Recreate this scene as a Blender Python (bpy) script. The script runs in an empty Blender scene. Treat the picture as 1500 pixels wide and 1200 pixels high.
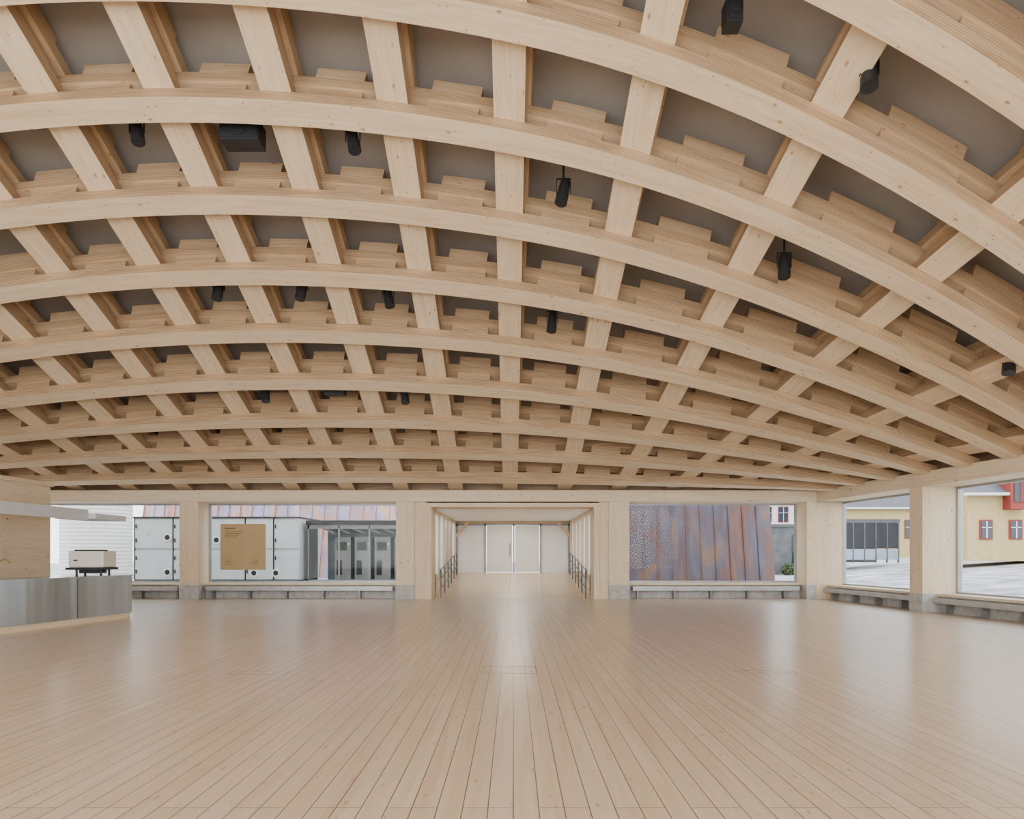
import bpy, math, random
from mathutils import Vector, Matrix
random.seed(7)
scene=bpy.context.scene

# ---------------------------------------------------------------- helpers
class MB:
    def __init__(s): s.v=[];s.f=[];s.uv=[];s.m=[]
    def quad(s,ps,uvs,m=0):
        b=len(s.v); s.v+= [tuple(p) for p in ps]; s.f.append(tuple(range(b,b+len(ps)))); s.uv.append(list(uvs)); s.m.append(m)
    def hexa(s,P,m=0,grain=0,mats=None):
        P=[Vector(p) for p in P]
        ro=random.uniform(0,50); rv=random.uniform(0,20)
        fs=[((0,2,3,1),(1,0)),((4,5,7,6),(0,1)),((0,1,5,4),(0,2)),((2,6,7,3),(2,0)),((0,4,6,2),(2,1)),((1,3,7,5),(1,2))]
        L=[(P[1]-P[0]).length,(P[2]-P[0]).length,(P[4]-P[0]).length]
        for k,(idx,ax) in enumerate(fs):
            pts=[P[i] for i in idx]
            uv=[]
            for i in idx:
                c=[(i&1)*L[0],((i>>1)&1)*L[1],((i>>2)&1)*L[2]]
                oth=[a for a in range(3) if a in ax]
                if grain in oth:
                    u=c[grain]; o=[a for a in oth if a!=grain][0]; vv=c[o]
                else:
                    u=c[oth[0]]; vv=c[oth[1]]
                uv.append((u+ro,vv+rv+k*1.7))
            s.quad(pts,uv,m if mats is None else mats[k])
    def box(s,x0,x1,y0,y1,z0,z1,m=0,grain=2,mats=None):
        s.hexa([(x,y,z) for z in (z0,z1) for y in (y0,y1) for x in (x0,x1)],m,grain,mats)
    def cyl(s,p0,p1,r,m=0,n=12,r2=None):
        p0=Vector(p0);p1=Vector(p1);d=(p1-p0).normalized()
        a=d.orthogonal().normalized();b=d.cross(a)
        if r2 is None:r2=r
        R=[];Q=[]
        for i in range(n):
            t=2*math.pi*i/n
            o=a*math.cos(t)+b*math.sin(t)
            R.append(p0+o*r);Q.append(p1+o*r2)
        for i in range(n):
            j=(i+1)%n
            s.quad([R[i],R[j],Q[j],Q[i]],[(0,0),(0,1),(1,1),(1,0)],m)
        s.quad(list(reversed(R)),[(0,0)]*n,m); s.quad(Q,[(0,0)]*n,m)
    def build(s,name,mats,parent=None,bevel=0,smooth=False):
        me=bpy.data.meshes.new(name); me.from_pydata(s.v,[],s.f)
        uvl=me.uv_layers.new(name='UVMap')
        flat=[c for f in s.uv for uv in f for c in uv]
        uvl.data.foreach_set('uv',flat)
        for m in mats: me.materials.append(m)
        me.polygons.foreach_set('material_index',s.m)
        if smooth: me.polygons.foreach_set('use_smooth',[True]*len(s.f))
        me.update()
        ob=bpy.data.objects.new(name,me); scene.collection.objects.link(ob)
        if parent: ob.parent=parent
        if bevel:
            w=ob.modifiers.new('weld','WELD'); w.merge_threshold=0.0005
            b=ob.modifiers.new('bev','BEVEL'); b.width=bevel; b.segments=2; b.limit_method='ANGLE'
        return ob
def empty(name):
    e=bpy.data.objects.new(name,None); scene.collection.objects.link(e); e.empty_display_size=.2; return e

# ---------------------------------------------------------------- materials
def newmat(name):
    m=bpy.data.materials.new(name); m.use_nodes=True
    nt=m.node_tree; b=nt.nodes['Principled BSDF']; return m,nt,b
def ramp(nt,fac,stops):
    r=nt.nodes.new('ShaderNodeValToRGB'); nt.links.new(fac,r.inputs[0])
    e=r.color_ramp.elements
    while len(e)<len(stops): e.new(.5)
    for el,(p,c) in zip(e,stops):
        el.position=p; el.color=(c[0],c[1],c[2],1) if len(c)==3 else c
    return r.outputs[0]
def mixc(nt,fac,a,b,mode='MIX'):
    n=nt.nodes.new('ShaderNodeMix'); n.data_type='RGBA'; n.blend_type=mode
    for sck,val in ((n.inputs[0],fac),(n.inputs[6],a),(n.inputs[7],b)):
        if hasattr(val,'is_output'): nt.links.new(val,sck)
        elif isinstance(val,(int,float)): sck.default_value=val
        else: sck.default_value=(val[0],val[1],val[2],1)
    return n.outputs[2]
def coords(nt,kind,scale):
    t=nt.nodes.new('ShaderNodeTexCoord'); mp=nt.nodes.new('ShaderNodeMapping')
    mp.inputs['Scale'].default_value=scale
    nt.links.new(t.outputs[kind],mp.inputs[0]); return mp.outputs[0]
def noise(nt,vec,scale,detail=3,dist=0):
    n=nt.nodes.new('ShaderNodeTexNoise'); n.inputs['Scale'].default_value=scale; n.inputs['Detail'].default_value=detail
    n.inputs['Distortion'].default_value=dist
    nt.links.new(vec,n.inputs['Vector']); return n.outputs['Fac']
def simple(name,col,rough=.6,metal=0,var=.12,nscale=3,emit=None):
    m,nt,b=newmat(name)
    v=coords(nt,'Object',(1,1,1))
    f=noise(nt,v,nscale,4)
    c=ramp(nt,f,[(.3,[x*(1-var) for x in col]),(.7,[min(1,x*(1+var)) for x in col])])
    nt.links.new(c,b.inputs['Base Color']); b.inputs['Roughness'].default_value=rough; b.inputs['Metallic'].default_value=metal
    if emit:
        b.inputs['Emission Color'].default_value=(*emit[0],1); b.inputs['Emission Strength'].default_value=emit[1]
    return m
def wood(name,light,dark,knot=(.34,.18,.08),stripes=0,rough=.55,knots=True,gscale=1):
    m,nt,b=newmat(name)
    v=coords(nt,'UV',(.55*gscale,7*gscale,1))
    f=noise(nt,v,1.0,5,1.6)
    c=ramp(nt,f,[(.3,dark),(.62,light)])
    v2=coords(nt,'UV',(.25,.8,1)); f2=noise(nt,v2,1,2)
    c=mixc(nt,f2,c,mixc(nt,1.0,c,(.86,.80,.71),'MULTIPLY'))
    v3=coords(nt,'UV',(1.1,16,1)); f3=noise(nt,v3,1,3,2.5)
    c=mixc(nt,ramp(nt,f3,[(.5,(0,0,0)),(.68,(.35,.35,.35))]),c,mixc(nt,1.0,c,(.80,.70,.58),'MULTIPLY'))
    if stripes:
        sep=nt.nodes.new('ShaderNodeSeparateXYZ'); nt.links.new(coords(nt,'UV',(1,1,1)),sep.inputs[0])
        w=nt.nodes.new('ShaderNodeMath'); w.operation='MULTIPLY'; nt.links.new(sep.outputs[1],w.inputs[0]); w.inputs[1].default_value=stripes
        w2=nt.nodes.new('ShaderNodeMath'); w2.operation='SINE'; nt.links.new(w.outputs[0],w2.inputs[0])
        c=mixc(nt,ramp(nt,w2.outputs[0],[(0.0,(0,0,0)),(.9,(.6,.6,.6))]),c,mixc(nt,1.0,c,(.55,.42,.30),'MULTIPLY'))
    if knots:
        for sc,r0 in (((2.2,4.2,1),.05),((5.1,6.7,1),.05)):
            vv=coords(nt,'UV',sc); vo=nt.nodes.new('ShaderNodeTexVoronoi'); vo.inputs['Scale'].default_value=1.0
            nt.links.new(vv,vo.inputs['Vector'])
            k=ramp(nt,vo.outputs['Distance'],[(r0,(.85,.85,.85)),(r0*2.2,(0,0,0))])
            c=mixc(nt,k,c,knot)
    nt.links.new(c,b.inputs['Base Color']); b.inputs['Roughness'].default_value=rough
    return m
M_ply=wood('spruce_lvl_face',(.80,.66,.475),(.69,.545,.37))
M_edge=wood('spruce_lvl_edge',(.58,.42,.26),(.45,.31,.185),stripes=150,knots=False)
M_ply2=wood('spruce_panel',(.80,.675,.495),(.72,.59,.415))
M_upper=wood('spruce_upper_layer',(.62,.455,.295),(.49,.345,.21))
M_deck=simple('acoustic_deck',(.34,.315,.285),.9,var=.12,nscale=.8)
M_conc=simple('concrete',(.44,.43,.40),.85,var=.2,nscale=6)
M_shed=simple('dark_concrete',(.15,.16,.16),.85,var=.25,nscale=2)
M_metalgrey=simple('grey_metal',(.48,.48,.47),.45,.4)
M_doorfr=simple('door_frame_grey',(.22,.22,.22),.4,.4)
M_shelf=simple('satin_aluminium',(.62,.64,.66),.45,.2,var=.04)
M_dark=simple('dark_metal',(.02,.022,.025),.5,.2)
M_white=simple('white_paint',(.78,.76,.71),.5,var=.03)
M_cream=simple('cream_plastic',(.70,.66,.57),.45,var=.03)
M_frame=simple('window_frame_grey',(.34,.36,.38),.4,.5)
M_hv=simple('hvac_panel',(.55,.60,.60),.5,.05,var=.05)
M_yel=simple('yellow_render',(.58,.43,.20),.9,var=.08)
M_roofg=simple('slate_roof',(.13,.13,.14),.8)
M_red=simple('red_paint',(.30,.045,.035),.7)
M_win=simple('dark_window_glass',(.04,.05,.07),.1)
M_bluew=simple('bluish_panel',(.42,.50,.60),.5)
M_green=simple('green_led',(.05,.6,.15),.5,emit=((.1,1,.3),4))
M_kraft=simple('kraft_board',(.47,.335,.17),.8,var=.05)
M_ink=simple('ink',(.16,.10,.05),.8)
M_groove=simple('hatch_groove',(.26,.16,.09),.8)
M_brass=simple('brass',(.6,.42,.2),.3,1)
M_leaf=simple('foliage',(.08,.11,.04),.8,var=.4)
M_fence=simple('galvanised_cabinet',(.10,.12,.13),.4,.4)
M_steel,nt,b=newmat('brushed_steel')
v=coords(nt,'Object',(1.6,1.6,.08)); f=noise(nt,v,1.0,4)
nt.links.new(ramp(nt,f,[(.3,(.34,.40,.47)),(.7,(.60,.69,.80))]),b.inputs['Base Color'])  # vertical bands in the base colour stand in for reflections
b.inputs['Metallic'].default_value=1; b.inputs['Roughness'].default_value=.2
bp=nt.nodes.new('ShaderNodeBump'); bp.inputs['Strength'].default_value=.5; bp.inputs['Distance'].default_value=.12
nt.links.new(noise(nt,v,.8,2),bp.inputs['Height']); nt.links.new(bp.outputs[0],b.inputs['Normal'])

M_glass,nt,b=newmat('window_glass')
out=nt.nodes['Material Output']; nt.nodes.remove(b)
tr=nt.nodes.new('ShaderNodeBsdfTransparent'); tr.inputs[0].default_value=(.95,.97,.97,1)
gl=nt.nodes.new('ShaderNodeBsdfGlossy'); gl.inputs['Roughness'].default_value=.02
fr=nt.nodes.new('ShaderNodeFresnel'); fr.inputs[0].default_value=1.2
mx=nt.nodes.new('ShaderNodeMixShader'); nt.links.new(fr.outputs[0],mx.inputs[0]); nt.links.new(tr.outputs[0],mx.inputs[1]); nt.links.new(gl.outputs[0],mx.inputs[2]); nt.links.new(mx.outputs[0],out.inputs[0])
M_trans,nt,b=newmat('translucent_panel')
out=nt.nodes['Material Output']; nt.nodes.remove(b)
d=nt.nodes.new('ShaderNodeBsdfDiffuse'); d.inputs[0].default_value=(.9,.9,.88,1)
t=nt.nodes.new('ShaderNodeBsdfTranslucent'); t.inputs[0].default_value=(.97,.97,.95,1)
mx=nt.nodes.new('ShaderNodeMixShader'); mx.inputs[0].default_value=.7
nt.links.new(d.outputs[0],mx.inputs[1]); nt.links.new(t.outputs[0],mx.inputs[2]); nt.links.new(mx.outputs[0],out.inputs[0])
def coppermat(name,k,tint=(1,1,1)):
    m,nt,b=newmat(name)
    v=coords(nt,'Object',(1.1,1.1,.4)); f=noise(nt,v,1.0,4,.8)
    S_=lambda c:[min(.9,x*k*t_) for x,t_ in zip(c,tint)]
    c=ramp(nt,f,[(.28,S_((.12,.055,.05))),(.42,S_((.21,.095,.07))),(.5,S_((.14,.09,.10))),(.6,S_((.12,.125,.18))),(.72,S_((.27,.15,.10)))])
    v2=coords(nt,'Object',(5,5,.5)); f2=noise(nt,v2,1,4)
    c=mixc(nt,ramp(nt,f2,[(.4,(0,0,0)),(.75,(.5,.5,.5))]),c,S_((.32,.18,.14)))
    nt.links.new(c,b.inputs['Base Color']); b.inputs['Metallic'].default_value=.3; b.inputs['Roughness'].default_value=.5
    return m
M_cop=coppermat('patinated_copper',.72); M_cop2=coppermat('weathered_copper',2.2,(1,1.08,1.15))
M_grav,nt,b=newmat('gravel')
v=coords(nt,'Object',(1,1,1)); f=noise(nt,v,1.2,8)
c=ramp(nt,f,[(.35,(.28,.28,.28)),(.65,(.66,.66,.65))])
nt.links.new(c,b.inputs['Base Color']); b.inputs['Roughness'].default_value=.95
def floormat(name,c1,c2,coat=.5,rough=.34):
    m,nt,b=newmat(name)
    tc=nt.nodes.new('ShaderNodeTexCoord'); sp=nt.nodes.new('ShaderNodeSeparateXYZ'); nt.links.new(tc.outputs['Object'],sp.inputs[0])
    cb=nt.nodes.new('ShaderNodeCombineXYZ'); nt.links.new(sp.outputs[1],cb.inputs[0]); nt.links.new(sp.outputs[0],cb.inputs[1])
    br=nt.nodes.new('ShaderNodeTexBrick'); nt.links.new(cb.outputs[0],br.inputs['Vector'])
    br.offset=.37; br.offset_frequency=3
    br.inputs['Scale'].default_value=1; br.inputs['Brick Width'].default_value=3.9; br.inputs['Row Height'].default_value=.145
    br.inputs['Mortar Size'].default_value=.0034; br.inputs['Mortar Smooth'].default_value=.1; br.inputs['Bias'].default_value=0
    br.inputs['Color1'].default_value=(*c1,1); br.inputs['Color2'].default_value=(*c2,1); br.inputs['Mortar'].default_value=(.15,.095,.055,1)
    mp=nt.nodes.new('ShaderNodeMapping'); mp.inputs['Scale'].default_value=(.6,14,1); nt.links.new(cb.outputs[0],mp.inputs[0])
    g=noise(nt,mp.outputs[0],1,5,.8)
    c=mixc(nt,1.0,br.outputs['Color'],ramp(nt,g,[(.3,(.87,.82,.75)),(.65,(1,1,1))]),'MULTIPLY')
    for sc in ((2.5,7,1),(4.3,11,1)):
        mp2=nt.nodes.new('ShaderNodeMapping'); mp2.inputs['Scale'].default_value=sc; nt.links.new(cb.outputs[0],mp2.inputs[0])
        vo=nt.nodes.new('ShaderNodeTexVoronoi'); nt.links.new(mp2.outputs[0],vo.inputs['Vector']); vo.inputs['Scale'].default_value=1
        c=mixc(nt,ramp(nt,vo.outputs['Distance'],[(.05,(.7,.7,.7)),(.12,(0,0,0))]),c,(.36,.20,.10))
    nt.links.new(c,b.inputs['Base Color'])
    n2=noise(nt,mp.outputs[0],.4,3)
    mr=nt.nodes.new('ShaderNodeMapRange'); nt.links.new(n2,mr.inputs[0]); mr.inputs[3].default_value=rough-.05; mr.inputs[4].default_value=rough+.07
    nt.links.new(mr.outputs[0],b.inputs['Roughness'])
    b.inputs['Coat Weight'].default_value=coat; b.inputs['Coat Roughness'].default_value=.22
    return m
M_floor=floormat('floor_boards',(.665,.52,.37),(.61,.465,.32))

# ---------------------------------------------------------------- shell definition
YS=[-6,-3,0,2.5,4.4,5.9,7.4,8.9,10.4,11.9,13.4,14.9,16.4,17.9,19.4,20.9,22,24]
ZS=[10.35,10.4,10.4,10.35,10.15,9.85,9.42,8.88,8.22,7.54,6.88,6.2,5.52,4.88,4.28,3.72,3.35,2.75]
def zc(y):
    y=max(YS[0],min(YS[-1]-1e-6,y))
    for i in range(len(YS)-1):
        if YS[i]<=y<=YS[i+1]: break
    def sl(j):
        if j==0 or j==len(YS)-1: return 0 if j==0 else (ZS[-1]-ZS[-2])/(YS[-1]-YS[-2])
        return (ZS[j+1]-ZS[j-1])/(YS[j+1]-YS[j-1])
    h=YS[i+1]-YS[i]; t=(y-YS[i])/h
    return (2*t**3-3*t*t+1)*ZS[i]+(t**3-2*t*t+t)*h*sl(i)+(-2*t**3+3*t*t)*ZS[i+1]+(t**3-t*t)*h*sl(i+1)
ZE=3.4; XC=-5.2
def Xe(y): return 9.75+(22-y)*.094
def S(x,y):
    hw=(Xe(y)+.1-XC) if x>XC else 15.2
    f=1-((x-XC)/hw)**2
    return ZE+(zc(y)-ZE)*f
def nrm(x,y):
    e=.05
    return Vector((-(S(x+e,y)-S(x-e,y))/(2*e),-(S(x,y+e)-S(x,y-e))/(2*e),1)).normalized()
def yk(k): return 20.9-1.5*(9-k)
def arch_y(k,x):
    y=yk(k)
    if x>0: y+=.8*min(1.3,(x/10)**2)*max(0,min(1.6,(21-y)/7.6))
    return y
def rib_x(i,y):
    b=1.75*i-.1
    if b>0: b*=1+.25*min(14,22-y)/11*min(1,b/5.25)
    return b
def cross(k,i):
    y=yk(k)
    for _ in range(6):
        x=rib_x(i,y); y=arch_y(k,x)
    return x,y
def sweep(mb,path,w,h0,h1,mface,mside):
    n=len(path)
    base=[Vector((x,y,S(x,y))) for x,y in path]
    N=[nrm(x,y) for x,y in path]
    rings=[];u=random.uniform(0,60);us=[]
    for i in range(n):
        t=(base[min(n-1,i+1)]-base[max(0,i-1)]).normalized()
        s=t.cross(N[i]).normalized()
        nn=N[i]
        a=base[i]+nn*h0; b=base[i]+nn*h1
        rings.append([a-s*w/2,a+s*w/2,b+s*w/2,b-s*w/2])
        if i: u+=(base[i]-base[i-1]).length
        us.append(u)
    vo=random.uniform(0,30); per=[0,w,w+h1-h0,2*w+h1-h0,2*(w+h1-h0)]
    ms=[mface,mside,mface,mside]
    for i in range(n-1):
        for j in range(4):
            k=(j+1)%4
            mb.quad([rings[i][j],rings[i+1][j],rings[i+1][k],rings[i][k]],[(us[i],vo+per[j]),(us[i+1],vo+per[j]),(us[i+1],vo+per[j+1]),(us[i],vo+per[j+1])],ms[j])
    for r in (0,n-1):
        mb.quad(rings[r] if r==0 else rings[r][::-1],[(0,0),(w,0),(w,.3),(0,.3)],mside)
def archpath(k,xa,xb,n):
    return [(x,arch_y(k,x)) for x in [xa+(xb-xa)*j/n for j in range(n+1)]]
def ribpath(i,ya,yb,n):
    return [(rib_x(i,y),y) for y in [ya+(yb-ya)*j/n for j in range(n+1)]]

ceil=empty('ceiling')
KR=range(-7,10); IR=range(-11,7)
H=[0,.21,.42,.62,.84,1.22]
W=.39; WR=.47
a1=MB();r1=MB();a2=MB();r2=MB();fb=MB()
for k in KR:
    xend=Xe(arch_y(k,10))+.1
    sweep(a1,archpath(k,-20.2,xend,60),W,H[0],H[1],0,1)
    sweep(a2,archpath(k,-20.2,xend,60),W-.02,H[2],H[3],0,1)
def rib_y0(i):
    ys=-4.3
    while rib_x(i,ys)>Xe(ys)-.1 and ys<22: ys+=.1
    return ys
for i in IR:
    ys=rib_y0(i)
    sweep(r1,ribpath(i,ys,22.2,54),WR,H[1],H[2],0,1)
    sweep(r2,ribpath(i,ys,22.2,54),WR+.06,H[3],H[4],0,1)
for k in KR:
    for i in list(IR)[:-1]:
        xa,ya=cross(k,i); xb,yb=cross(k,i+1)
        if xb>Xe(yb)-.1: continue
        c=(xa+xb)/2; L=xb-xa
        sweep(fb,archpath(k,c-L*.22,c+L*.22,3),W-.10,H[1],H[2],1,1)
        sweep(fb,archpath(k,c-L*.21,c+L*.21,3),W-.04,H[3],H[3]+.24,0,0)
    for i in IR:
        if k==9: continue
        xa,ya=cross(k,i); xb,yb=cross(k+1,i)
        if xa>Xe(ya)-.3: continue
        c=(ya+yb)/2; L=yb-ya
        sweep(fb,ribpath(i,c-L*.24,c+L*.24,3),WR-.1,H[2],H[3],0,1)
        sweep(fb,ribpath(i,c-L*.2,c+L*.2,3),WR+.02,H[4],H[4]+.16,0,1)
a1.build('arch_beams_lower',[M_ply,M_edge],ceil)
r1.build('rib_beams_lower',[M_ply,M_edge],ceil)
a2.build('arch_beams_upper',[M_upper,M_edge],ceil)
r2.build('rib_beams_upper',[M_upper,M_edge],ceil)
fb.build('shear_blocks',[M_upper,M_edge],ceil)
dk=MB()
def gp(u,v):
    y=-4.6+ (23.0+4.6)*v
    x=-20.6+(Xe(y)+1.0+20.6)*u
    p=Vector((x,y,max(S(min(x,Xe(y)),y),3.3)))
    return p+Vector((0,0,H[5]+.0))
NU,NV=60,50
for h in (0,.3):
    for i in range(NU):
        for j in range(NV):
            ps=[gp(i/NU,j/NV),gp((i+1)/NU,j/NV),gp((i+1)/NU,(j+1)/NV),gp(i/NU,(j+1)/NV)]
            ps=[p+Vector((0,0,h)) for p in ps]
            if h==0: ps=ps[::-1]
            dk.quad(ps,[(p.x,p.y) for p in ps],0)
dk.build('roof_deck',[M_deck],ceil)

# ---------------------------------------------------------------- floor
fl=MB(); fl.box(-20.6,13.9,-4.6,22.55,-.2,0,0,1); fl.build('floor',[M_floor])

# ---------------------------------------------------------------- north wall (far)
wn=MB()
def column_n(x0,x1,d=1.0):
    wn.box(x0,x1,22,22+d,.46,3.14,0,2)
    wn.box(x0-.01,x1+.01,21.99,22+d,0,.46,1,2)
for a,b_ in ((-16.7,-16.1),(-10.76,-10.16),(-3.78,-3.19),(3.08,3.74),(9.46,9.75)): column_n(a,b_)
wn.box(9.75,10.68,22.05,23,0.0,3.14,0,2)
wn.box(-3.19,-2.82,22.08,22.9,0,3.14,0,2); wn.box(2.78,3.08,22.08,22.9,0,3.14,0,2)
wn.box(-20.4,10.9,21.9,23.15,3.14,3.5,0,0)
wn.box(-20.4,10.9,22.75,23.15,3.5,5.1,2,0)
wn.build('wall_north',[M_ply2,M_conc,M_upper])
pt=MB()
pt.box(-2.82,-2.64,22.0,23,0,3.10,0,2); pt.box(2.6,2.78,22.0,23,0,3.10,0,2); pt.box(-2.64,2.6,22.0,23,2.97,3.10,0,0)
pt.build('trim_portal',[M_ply])
def seg_n(idx,x0,x1):
    e=empty('window_%d'%idx)
    f=MB(); y0,y1=22.80,22.9; t=.05
    f.box(x0,x1,y0,y1,3.08,3.14,0); f.box(x0,x1,y0,y1,.5,.56,0)
    f.box(x0,x0+t,y0,y1,.56,3.08,0); f.box(x1-t,x1,y0,y1,.56,3.08,0)
    f.build('frame',[M_frame],e)
    g=MB(); g.quad([(x0+t,22.85,.56),(x1-t,22.85,.56),(x1-t,22.85,3.08),(x0+t,22.85,3.08)],[(0,0)]*4); g.build('glass_pane',[M_glass],e)
    s=MB(); s.box(x0,x1,22.35,22.8,.44,.5,0,0); s.build('sill',[M_ply2],e)
    p=MB(); n=max(1,round((x1-x0)/.6)); w=(x1-x0)/n
    for i in range(n): p.box(x0+i*w+.005,x0+(i+1)*w-.005,22.55,22.85,0,.44,0)
    p.build('block_plinth',[M_conc],e)
    r=MB(); r.box(x0+.15,x1-.15,22.2,22.5,.26,.36,0,0)
    r.box(x0+.15,x1-.15,22.18,22.2,.31,.40,0,0)
    for i in range(int((x1-x0)/1.2)+1): r.box(x0+.3+i*1.2,x0+.36+i*1.2,22.3,22.5,0,.26,1)
    r.build('convector',[M_metalgrey,M_doorfr],e)
seg_n(1,-16.1,-10.76); seg_n(2,-10.16,-3.78); seg_n(3,3.74,9.46); seg_n(4,-20.4,-16.7)

# ---------------------------------------------------------------- east wall (right, slightly flared)
D=Vector((.094,-1,0)).normalized(); O=Vector((1,.094,0)).normalized(); OR=Vector((9.75,22,0))
def eb(mb,s0,s1,t0,t1,z0,z1,m=0,grain=2):
    mb.hexa([OR+D*s+O*t+Vector((0,0,z)) for z in (z0,z1) for t in (t0,t1) for s in (s0,s1)],m,grain)
we=MB()
cols=[(4.5,4.98),(9.6,10.08),(14.7,15.18),(19.8,20.28),(24.9,25.4)]
for a,b_ in cols:
    eb(we,a,b_,0,1.07,.46,3.14,0,2); eb(we,a-.01,b_+.01,-.01,1.07,0,.46,1,2)
eb(we,-.1,26.8,-.03,1.1,3.14,3.5,0,0)
eb(we,-1.1,26.8,.75,1.1,3.5,5.3,2,0)
we.build('wall_east',[M_ply2,M_conc,M_upper])
prev=.0; idx=5
for a,b_ in cols:
    e=empty('window_%d'%idx); idx+=1
    s0,s1=prev,a
    f=MB()
    eb(f,s0,s1,.9,1.0,3.08,3.14); eb(f,s0,s1,.9,1.0,.44,.5); eb(f,s0,s0+.05,.9,1,.5,3.08); eb(f,s1-.05,s1,.9,1,.5,3.08)
    f.build('frame',[M_frame],e)
    g=MB(); g.quad([OR+D*s+O*.95+Vector((0,0,z)) for s,z in ((s0,.5),(s1,.5),(s1,3.08),(s0,3.08))],[(0,0)]*4); g.build('glass_pane',[M_glass],e)
    s=MB(); eb(s,s0,s1,.35,.9,.40,.46,0,0); s.build('sill',[M_ply2],e)
    p=MB(); n=round((s1-s0)/.6); w=(s1-s0)/n
    for i in range(n): eb(p,s0+i*w+.005,s0+(i+1)*w-.005,.5,.95,0,.40)
    p.build('block_plinth',[M_conc],e)
    r=MB(); eb(r,s0+.15,s1-.15,.2,.48,.24,.33); eb(r,s0+.15,s1-.15,.18,.2,.28,.37)
    for i in range(4): eb(r,s0+.4+i*1.1,s0+.46+i*1.1,.3,.48,0,.24,1)
    r.build('convector',[M_metalgrey,M_doorfr],e)
    prev=b_
# ---------------------------------------------------------------- west + south walls (off frame)
ww=MB()
for y in (-4.6,1.5,7.5,13.5,19.5,22.4): ww.box(-20.9,-20.4,y,y+.6,0,3.3,0,2)
ww.box(-20.9,-20.4,-4.6,23.1,3.3,5.1,0,1); ww.box(-20.8,-20.5,-4.6,23.1,0,.45,1,1)
ww.build('wall_west',[M_ply2,M_conc])
ws=MB()
for x in (-20.6,-14,-7.5,-1,5.5,12.2): ws.box(x,x+.5,-4.9,-4.4,0,3.3+7*max(0,1-((x+5)/15.5)**2),0,2)
ws.box(-20.6,12.7,-4.9,-4.5,0,.4,0,0)
ws.build('wall_south',[M_ply2])

# ---------------------------------------------------------------- corridor
co=empty('corridor')
c=MB()
def rz(y): return max(0,min(.6,(y-22.55)*.6/6.5))
ys=[22.55+i*.65 for i in range(11)]+[31.6]
for a,b_ in zip(ys[:-1],ys[1:]):
    c.quad([(-2.7,a,rz(a)),(2.66,a,rz(a)),(2.66,b_,rz(b_)),(-2.7,b_,rz(b_))],[(0,0)]*4,0)
c.build('ramp_floor',[M_floor],co)
c=MB(); c.box(-2.8,2.76,23,31.8,2.97,3.2,0,1)
c.build('corridor_ceiling',[M_white],co)
c=MB()
for sx in (-1,1):
    X0=-2.64 if sx<0 else 2.6
    Xo=X0+sx*.18
    x0,x1=min(X0,Xo),max(X0,Xo)
    for y in (23,24.6,26.2,27.8,29.4,31.3):
        c.box(x0,x1,y,y+.18,0,2.97,0,2)
    c.box(x0,x1,23,31.5,0,.75,0,1); c.box(x0,x1,23,31.5,2.85,2.97,0,1)
    xm=X0+sx*.1
    c.box(min(xm,xm+.03),max(xm,xm+.03),23,31.5,.75,2.85,1,1)
    P=[]
    for dz in (-.09,.09):
        for w_ in (0,.16):
            for q in ((0,1) if sx<0 else (1,0)):
                P.append((X0-sx*(.6*q),31.0+w_,(2.9 if q else 2.25)+dz))
    c.hexa(P,2,0)
c.build('corridor_side_walls',[M_ply2,M_trans,M_upper],co)
dr=empty('door_1')
c=MB()
c.box(-2.64,2.6,31.45,31.6,2.84,2.97,0,0)
for x0,x1 in ((-2.62,-1.33),(1.27,2.58)): c.box(x0,x1,31.5,31.6,.6,2.84,1)
for x in (-2.64,-1.33,-.02,1.21,2.52): c.box(x,x+.08,31.42,31.6,.6,2.84,2)
c.box(-2.64,2.6,31.42,31.6,2.77,2.84,2)
for x0,x1 in ((-1.23,-.05),(.08,1.19)): c.box(x0,x1,31.48,31.56,.63,2.76,1)
c.box(-.17,-.14,31.38,31.41,1.35,1.95,3); c.box(-.17,-.14,31.40,31.5,1.38,1.41,3); c.box(-.17,-.14,31.40,31.5,1.89,1.92,3)
c.build('door_leaves',[M_upper,M_white,M_doorfr,M_dark],dr)
for sx in (-1,1):
    h=MB(); X=2.38*sx
    for j in range(6):
        y=22.45+j*1.25; h.cyl((X,y,rz(y)),(X,y,rz(y)+.95),.025)
    for zz in (.95,.65,.35):
        h.cyl((X,22.2,rz(22.2)+zz),(X,22.55,zz),.022); h.cyl((X,22.55,zz),(X,29.05,.6+zz),.022)
    h.cyl((X,22.2,.95),(X,22.2,.65),.022)
    h.build('handrail',[M_fence])

# ---------------------------------------------------------------- kitchen box, counter
kb=MB()
kb.box(-16.5,-10.85,6.5,16.0,0,3.03,0,1); kb.box(-16.55,-10.8,6.45,16.05,3.03,3.12,0,1)
for y in (8.2,11.0,13.8): kb.box(-10.85,-10.835,y,y+.02,0,3.03,1,2)
for k_ in range(5): kb.box(-11.1-.12*k_,-11.06-.12*k_,9,15.2-.3*k_,3.12,3.15+.03*(k_%2),2,1)
kb.build('wall_kitchen',[M_ply2,M_edge,M_metalgrey])
ct=empty('bar_counter')
c=MB(); n=Vector((-8.7,15.6,0)); dd=Vector((-.55,-3.3,0)).normalized(); oo=Vector((-1,.167,0)).normalized()
def cb(mb,s0,s1,t0,t1,z0,z1,m=0): mb.hexa([n+dd*s+oo*t+Vector((0,0,z)) for z in (z0,z1) for t in (t0,t1) for s in (s0,s1)],m,0)
for a,b_ in ((0,1.55),(1.565,3.6),(3.615,5.6),(5.615,6.4)): cb(c,a,b_,.02,.9,.12,.95)
cb(c,-.02,6.4,0.0,.93,.95,.98)
c.build('steel_body',[M_steel],ct)
c=MB(); cb(c,.03,6.4,.05,.88,0,.12); c.build('wood_plinth',[M_ply2],ct)
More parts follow.
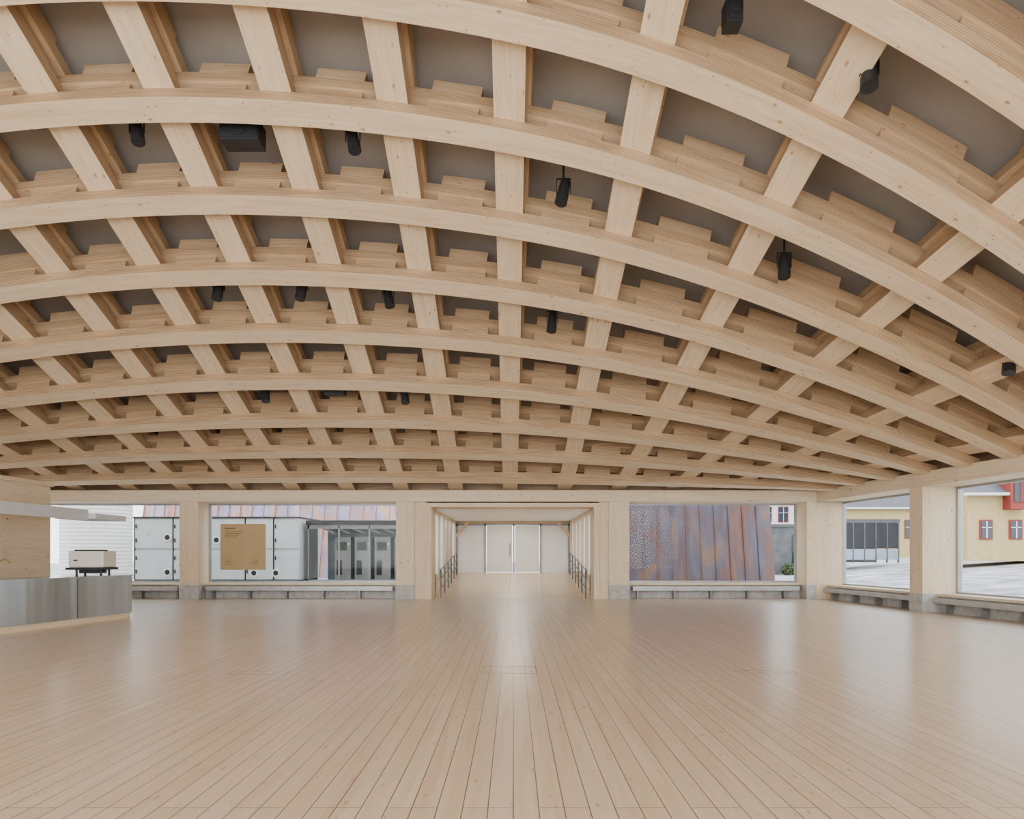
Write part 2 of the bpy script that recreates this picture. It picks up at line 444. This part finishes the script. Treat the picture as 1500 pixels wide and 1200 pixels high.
c=MB(); c.box(-10.2,-9.5,8.6,15.2,2.36,2.41,0); c.box(-9.54,-9.46,8.6,15.2,2.20,2.44,0); c.box(-10.2,-9.3,15.2,16.4,2.24,2.36,0)
for y in (9.5,12.3,14.8): c.box(-10.85,-10.2,y,y+.05,2.36,2.41,0)
c.build('steel_shelf',[M_shelf])
c=MB(); c.cyl((-9.75,12.9,.98),(-9.75,12.9,1.3),.018); c.cyl((-9.75,12.9,1.3),(-9.6,12.9,1.36),.014); c.cyl((-9.6,12.9,1.36),(-9.5,12.9,1.28),.012); c.cyl((-9.75,12.9,.98),(-9.75,12.9,1.02),.035)
c.build('faucet',[M_brass])
cm=empty('coffee_machine')
c=MB(); c.box(-9.62,-8.86,14.75,15.25,1.16,1.52,0); c.build('body',[M_cream],cm,bevel=.03)
c=MB(); c.box(-9.66,-8.84,14.72,15.28,1.11,1.16,0)
for x in (-9.5,-8.97):
    for y in (14.85,15.15): c.cyl((x,y,.98),(x,y,1.11),.025)
c.box(-9.45,-9.05,14.85,15.2,1.03,1.11,0); c.box(-9.5,-9.42,14.735,14.75,1.3,1.33,0); c.box(-9.55,-9.0,14.85,15.15,1.52,1.55,0)
c.build('base',[M_dark],cm)

# ---------------------------------------------------------------- notice board
ps=empty('notice_board')
c=MB(); c.box(-9.7,-8.2,22.6,22.62,.93,2.45,0); c.build('kraft_panel',[M_kraft],ps)
c=MB()
c.box(-9.55,-9.2,22.59,22.6,2.29,2.32,0)
for i in range(4): c.box(-9.55,-8.95-.06*i,22.595,22.6,2.19-i*.06,2.205-i*.06,0)
for j in range(2):
    for i in range(4): c.box(-9.55+j*.9,-9.3+j*.9-.03*(i%3),22.595,22.6,1.25-i*.05,1.262-i*.05,0)
c.build('printed_text',[M_ink],ps)
c=MB()
for x in (-9.6,-8.3): c.cyl((x,22.61,2.45),(x,22.61,3.14),.004,n=6)
c.build('hanging_wires',[M_metalgrey],ps)

# ---------------------------------------------------------------- spotlights / speakers
def cell(k,i,fx=.5,fy=.5):
    xa,ya=cross(k,i); xb,yb=cross(k+1,i+1)
    x=xa+(xb-xa)*fx; y=ya+(yb-ya)*fy
    return x,y,S(x,y)
def spot(k,i,fx=.5,fy=.35):
    x,y,z=cell(k,i,fx,fy)
    p=Vector((x,y,z+.32)); c=MB()
    c.cyl(p+Vector((0,0,.2)),p+Vector((0,0,.88)),.018)
    c.box(p.x-.12,p.x-.108,p.y-.02,p.y+.02,p.z-.05,p.z+.2); c.box(p.x+.108,p.x+.12,p.y-.02,p.y+.02,p.z-.05,p.z+.2)
    c.box(p.x-.12,p.x+.12,p.y-.02,p.y+.02,p.z+.19,p.z+.205)
    d=Vector((random.uniform(-.25,.25),-.25,-1)).normalized()
    c.cyl(p-d*.16,p+d*.08,.085,n=16,r2=.095); c.cyl(p+d*.08,p+d*.24,.10,n=16,r2=.105); c.cyl(p-d*.22,p-d*.16,.05,n=16,r2=.085)
    c.build('stage_spotlight',[M_dark])
for a in ((2,-4,.6,.38),(2,-2,.58,.4),(2,0,.5,.62),(0,2,.12,.45),(2,2,.28,.62),(4,-4,.6,.42),(4,-3,.58,.42),(4,-2,.58,.48),(4,0,.5,.6),(6,-4,.5,.5),(6,-2,.5,.5),(2,4,.0,.35)): spot(*a)
def speaker(k,i,w,h,d_,fx=.5,fy=.35,dz=.35):
    x,y,z=cell(k,i,fx,fy); z+=dz
    c=MB(); c.box(x-w/2,x+w/2,y-d_/2,y+d_/2,z-h/2,z+h/2,0); c.box(x-w/2+.03,x+w/2-.03,y-d_/2-.012,y-d_/2,z-h/2+.03,z+h/2-.03,1)
    c.cyl((x,y-d_/2-.012,z),(x,y-d_/2-.03,z),min(w,h)*.33,1,20); c.cyl((x,y,z+h/2),(x,y,z+.6),.02)
    c.build('loudspeaker',[M_dark,M_dark])
speaker(2,-3,.62,.34,.35,.56,.42,.3); speaker(0,1,.2,.3,.22,.4,.6,.38); speaker(6,-3,.5,.2,.25,.5,.5)

# ---------------------------------------------------------------- floor hatches
def hatch(x,y,w,l):
    c=MB(); t=.006
    c.box(x-w/2,x+w/2,y-l/2,y-l/2+t*2,0.0,.001); c.box(x-w/2,x+w/2,y+l/2,y+l/2+t*2,0,.001)
    c.box(x-w/2,x-w/2+t,y-l/2,y+l/2,0,.001); c.box(x+w/2,x+w/2+t,y-l/2,y+l/2,0,.001)
    c.cyl((x+w*.4,y-l*.25,0),(x+w*.4,y-l*.25,.003),.02,1)
    c.build('floor_hatch',[M_groove,M_steel])
for q in ((-.05,8.55,.66,.5),(3.1,8.4,.7,.2),(-3.1,8.3,.7,.2),(0,12.4,.7,.5)): hatch(*q)

# ---------------------------------------------------------------- exterior
def gz(x,y):
    d=max(0,x-11.5); t=min(1,d/15); t=t*t*(3-2*t)
    return .25+.95*t
g=MB()
def patch(x0,x1,y0,y1,st):
    nx=max(1,int((x1-x0)/st)); ny=max(1,int((y1-y0)/st))
    for i in range(nx):
        for j in range(ny):
            xs=(x0+(x1-x0)*i/nx,x0+(x1-x0)*(i+1)/nx); yy=(y0+(y1-y0)*j/ny,y0+(y1-y0)*(j+1)/ny)
            g.quad([(xs[0],yy[0],gz(xs[0],yy[0])),(xs[1],yy[0],gz(xs[1],yy[0])),(xs[1],yy[1],gz(xs[1],yy[1])),(xs[0],yy[1],gz(xs[0],yy[1]))],[(0,0)]*4)
patch(13.9,90,-40,23.2,2); patch(2.85,90,23.2,32,2); patch(-60,90,32,110,4); patch(-60,-2.9,23.2,32,4); patch(-60,-21,-40,23.2,6)
for y0 in range(-4,23):
    x0=Xe(y0)+1.05; x1=Xe(y0+1)+1.05
    g.quad([(x0,y0,.25),(13.9,y0,gz(13.9,0)),(13.9,y0+1,gz(13.9,0)),(x1,y0+1,.25)],[(0,0)]*4)
g.build('gravel_ground',[M_grav])
def copper(name,x0,y0,x1,y1,zt,lean,nse,bow=0,leanend=0,mat=None):
    c=MB(); A=Vector((x0,y0,.2));B=Vector((x1,y1,.2))
    dr_=(B-A); nn=Vector((dr_.y,-dr_.x,0)).normalized()
    if nn.y>0: nn=-nn
    def P(t,z):
        p=A+dr_*t + nn*(bow*math.sin(math.pi*t)) ; fz=(z-.2)/(zt-.2)
        p=p-nn*lean*fz - dr_.normalized()*leanend*fz*t; p.z=z; return p
    for i in range(nse):
        t0,t1=i/nse,(i+1)/nse
        for z0,z1 in ((.2,zt*.35),(zt*.35,zt*.7),(zt*.7,zt)):
            c.quad([P(t0,z0),P(t1,z0),P(t1,z1),P(t0,z1)],[(0,0)]*4)
        a,b_=P(t0,.2),P(t0,zt); s=dr_.normalized()*.018
        c.hexa([a-s,a+s,a-s+nn*.06,a+s+nn*.06,b_-s,b_+s,b_-s+nn*.06,b_+s+nn*.06],0,2)
    a,b_=P(1,.2),P(1,zt); e=-nn*5
    c.quad([a,a+e,b_+e,b_],[(0,0)]*4)
    c.build(name,[mat])
copper('copper_clad_facade',3.2,29.2,10.75,28,8.0,1.0,13,.5,.35,M_cop)
copper('copper_clad_facade',-20.5,37,-2.9,33,8.5,1.5,26,.4,0,M_cop2)
hv=empty('air_handling_unit')
c=MB(); Y=26.5
xs=[-14.7,-13.2,-12.0,-10.4,-9.3,-8.3]
c.box(-14.7,-8.3,Y+.04,Y+2.5,.45,2.85,0)
for i in range(5):
    for z0,z1 in ((.45,1.62),(1.66,2.85)):
        c.box(xs[i]+.03,xs[i+1]-.03,Y-.02,Y+.04,z0+.03,z1-.03,0)
        c.box(xs[i]+.06,xs[i]+.1,Y-.06,Y-.02,z0+.25,z0+.4,1); c.box(xs[i]+.06,xs[i]+.1,Y-.06,Y-.02,z1-.4,z1-.25,1)
    c.box(xs[i]-.015,xs[i]+.015,Y-.03,Y+.04,.45,2.85,1)
c.box(-14.75,-8.25,Y-.08,Y+2.6,2.85,2.9,1); c.box(-14.7,-8.3,Y,Y+2.5,.25,.45,1)
for x,z in ((-13.4,2.1),(-13.4,.75),(-11.5,2.0),(-10.05,.72),(-9.2,.72),(-12.3,.72)):
    c.cyl((x,Y-.02,z),(x,Y-.07,z),.16,2,20); c.cyl((x,Y-.07,z),(x,Y-.08,z),.10,1,20)
for x,z in ((-14.2,2.2),(-12.6,1.2),(-10.9,2.3)): c.box(x,x+.08,Y-.03,Y-.02,z,z+.08,3)
c.build('casing',[M_hv,M_dark,M_white,M_yel],hv)
en=empty('switchgear_enclosure')
c=MB(); Y=26.9
c.box(-8.15,-3.2,Y-.1,Y+3,2.6,2.78,0,0); c.box(-8.1,-3.2,Y+2.9,Y+3,.25,2.6,1)
for i in range(5): c.box(-8.1+i*1.2,-8.04+i*1.2,Y,Y+.06,.25,2.6,2)
c.box(-8.1,-3.2,Y,Y+.06,2.45,2.6,2); c.box(-8.1,-3.2,Y,Y+.06,.25,.45,2)
for i in range(8): c.cyl((-7.7+i*.6,Y+.6,2.5),(-7.2+i*.6,Y+.6,2.3),.03,3)
c.build('frame',[M_dark,M_fence,M_doorfr,M_metalgrey],en)
c=MB()
for i in range(5):
    x=-7.35+i*.82
    c.box(x,x+.66,Y+1.2,Y+2,.35,2.15,0); c.box(x+.08,x+.3,Y+1.17,Y+1.2,.6,1.2,1); c.box(x+.1,x+.5,Y+1.17,Y+1.2,1.6,1.95,1); c.box(x+.55,x+.59,Y+1.16,Y+1.2,1.85,1.89,2)
c.build('cabinets',[M_doorfr,M_dark,M_green],en)
g_=MB(); g_.quad([(-8.1,Y+.03,.45),(-3.2,Y+.03,.45),(-3.2,Y+.03,2.45),(-8.1,Y+.03,2.45)],[(0,0)]*4); g_.build('glass',[M_glass],en)
c=MB(); cx,cy,R0=-18.0,29.5,1.35; n_=40; zz=[.25+.08*i for i in range(76)]
for a in range(len(zz)-1):
    ra=R0+(.025 if a%2 else 0); rb=R0+(0 if a%2 else .025)
    for i in range(n_):
        t0,t1=2*math.pi*i/n_,2*math.pi*(i+1)/n_
        c.quad([(cx+ra*math.cos(t0),cy+ra*math.sin(t0),zz[a]),(cx+ra*math.cos(t1),cy+ra*math.sin(t1),zz[a]),(cx+rb*math.cos(t1),cy+rb*math.sin(t1),zz[a+1]),(cx+rb*math.cos(t0),cy+rb*math.sin(t0),zz[a+1])],[(0,0)]*4)
c.cyl((cx,cy,zz[-1]),(cx,cy,zz[-1]+.4),R0,0,40,r2=.2)
c.build('corrugated_silo',[M_white])
def house(name,x0,x1,y0,y1,zb,ze_,zr,wins,dormers=(),wall=None):
    e=empty(name); c=MB()
    c.box(x0,x1,y0,y1,zb,ze_,0)
    ym=(y0+y1)/2
    c.quad([(x0-.4,y0-.4,ze_),(x1+.4,y0-.4,ze_),(x1+.4,ym,zr),(x0-.4,ym,zr)],[(0,0)]*4,1)
    c.quad([(x1+.4,y1+.4,ze_),(x0-.4,y1+.4,ze_),(x0-.4,ym,zr),(x1+.4,ym,zr)],[(0,0)]*4,1)
    c.quad([(x0,y0,ze_),(x0,y1,ze_),(x0,ym,zr-.15)],[(0,0)]*3,0); c.quad([(x1,y1,ze_),(x1,y0,ze_),(x1,ym,zr-.15)],[(0,0)]*3,0)
    c.box(x0-.4,x1+.4,y0-.45,y0-.35,ze_-.1,ze_+.02,2)
    for (wx,wz,w,h) in wins:
        c.box(wx-w/2-.06,wx+w/2+.06,y0-.06,y0,wz-.06,wz+h+.06,4); c.box(wx-w/2,wx+w/2,y0-.08,y0-.05,wz,wz+h,3); c.box(wx-.025,wx+.025,y0-.1,y0-.07,wz,wz+h,2); c.box(wx-w/2,wx+w/2,y0-.1,y0-.07,wz+h*.6,wz+h*.6+.04,2)
    for (dx,w,b0,h) in dormers:
        c.box(dx-w/2,dx+w/2,y0-.5,y0+1.2,b0,b0+h,4); c.box(dx-w/3,dx+w/3,y0-.54,y0-.5,b0+.3,b0+h*.85,3); c.box(dx-.03,dx+.03,y0-.56,y0-.53,b0+.3,b0+h*.85,4)
        c.hexa([(dx+(w/2+.1)*a*(1 if zq==0 else .1),y0-.6+1.9*b2,b0+h+zq) for zq in (0,.4) for b2 in (0,1) for a in (-1,1)],1)
    c.build('walls_and_roof',[wall or M_yel,M_roofg,M_white,M_win,M_red],e)
house('yellow_house',19.95,34,30,33,1.15,4.1,5.3,[(20.75+1.3*i,2.15,.45,.75) for i in range(8)],[(21.9,.8,3.4,1.4),(25.5,.8,3.4,1.4)])
house('yellow_house',22.7,40,48,54,1.1,4.7,7.2,[(24+2*i,2.6,.9,1.2) for i in range(5)])
house('white_house',20.5,27,62,68,1.0,6.3,8,[(21.5+1.5*i,zq,.8,1.3) for i in range(4) for zq in (2.2,4.4)],wall=M_white)
c=MB()
c.box(17.2,20.4,36,38.5,3.1,3.3,0)
for i in range(6): c.box(17.3+i*.6,17.36+i*.6,36.0,36.1,1.0,3.1,0)
for i in range(5): c.box(17.36+i*.6,17.3+(i+1)*.6,36.03,36.07,1.75,3.1,1); c.box(17.36+i*.6,17.3+(i+1)*.6,36.02,36.08,1.15,1.72,2)
c.box(17.3,20.4,38.4,38.5,1.0,3.1,0)
c.build('carport',[M_roofg,M_win,M_bluew])
c=MB(); c.box(13.5,17.0,36.5,40,.3,2.9,0); c.box(13.4,17.1,36.4,40.1,2.9,3.05,1); c.box(14.9,15.6,36.46,36.5,.9,2.5,2)
c.build('concrete_shed',[M_shed,M_roofg,M_win])
def shrub(x,y,z,r,n=700,flat=.8):
    c=MB()
    for _ in range(n):
        v=Vector((random.gauss(0,1),random.gauss(0,1),random.gauss(0,1))).normalized()*r*random.uniform(.4,1)
        v.z=abs(v.z)*flat*1.6
        p=Vector((x,y,z))+v; a=Vector((random.gauss(0,1),random.gauss(0,1),random.gauss(0,1))).normalized()*.07; b_=a.orthogonal().normalized()*.045
        c.quad([p-a,p+b_,p+a,p-b_],[(0,0)]*4)
    for q in range(6):
        t=q; c.cyl((x,y,z-.1),(x+math.cos(t)*r*.5,y+math.sin(t)*r*.5,z+r*.8),.02,1,6)
    c.build('shrub',[M_leaf,M_upper])
shrub(15.6,35.4,.5,.9,1100); shrub(14.4,35.6,.4,.5)

# ---------------------------------------------------------------- light
w=bpy.data.worlds.new('overcast_sky'); scene.world=w; w.use_nodes=True
nt=w.node_tree; bg=nt.nodes['Background']
tc=nt.nodes.new('ShaderNodeTexCoord'); sp=nt.nodes.new('ShaderNodeSeparateXYZ'); nt.links.new(tc.outputs['Generated'],sp.inputs[0])
cc=ramp(nt,sp.outputs[2],[(0,(1,1,1)),(.6,(.82,.90,1))])
nt.links.new(cc,bg.inputs[0]); bg.inputs[1].default_value=4.2
def area(name,loc,rot,sx,sy,e,col=(1,1,1)):
    l=bpy.data.lights.new(name,'AREA'); l.shape='RECTANGLE'; l.size=sx; l.size_y=sy; l.energy=e; l.color=col
    o=bpy.data.objects.new(name,l); o.location=loc; o.rotation_euler=rot; scene.collection.objects.link(o); return o
area('south_fill',(-4,-4.3,2.6),(math.radians(90),0,0),28,4.4,1900,(1,.99,.97))  # added fill lamp behind the camera, brightens the hall interior
area('corridor_ceiling_lamp',(0,27,2.96),(0,0,0),1.2,7,130,(1,.95,.87))

# ---------------------------------------------------------------- camera
cam=bpy.data.cameras.new('camera'); cam.lens=24; cam.sensor_width=36; cam.shift_y=.1413; cam.shift_x=-.0013; cam.clip_end=400
co_=bpy.data.objects.new('camera',cam); co_.location=(0,0,1.45); co_.rotation_euler=(math.radians(90),0,0)
scene.collection.objects.link(co_); scene.camera=co_
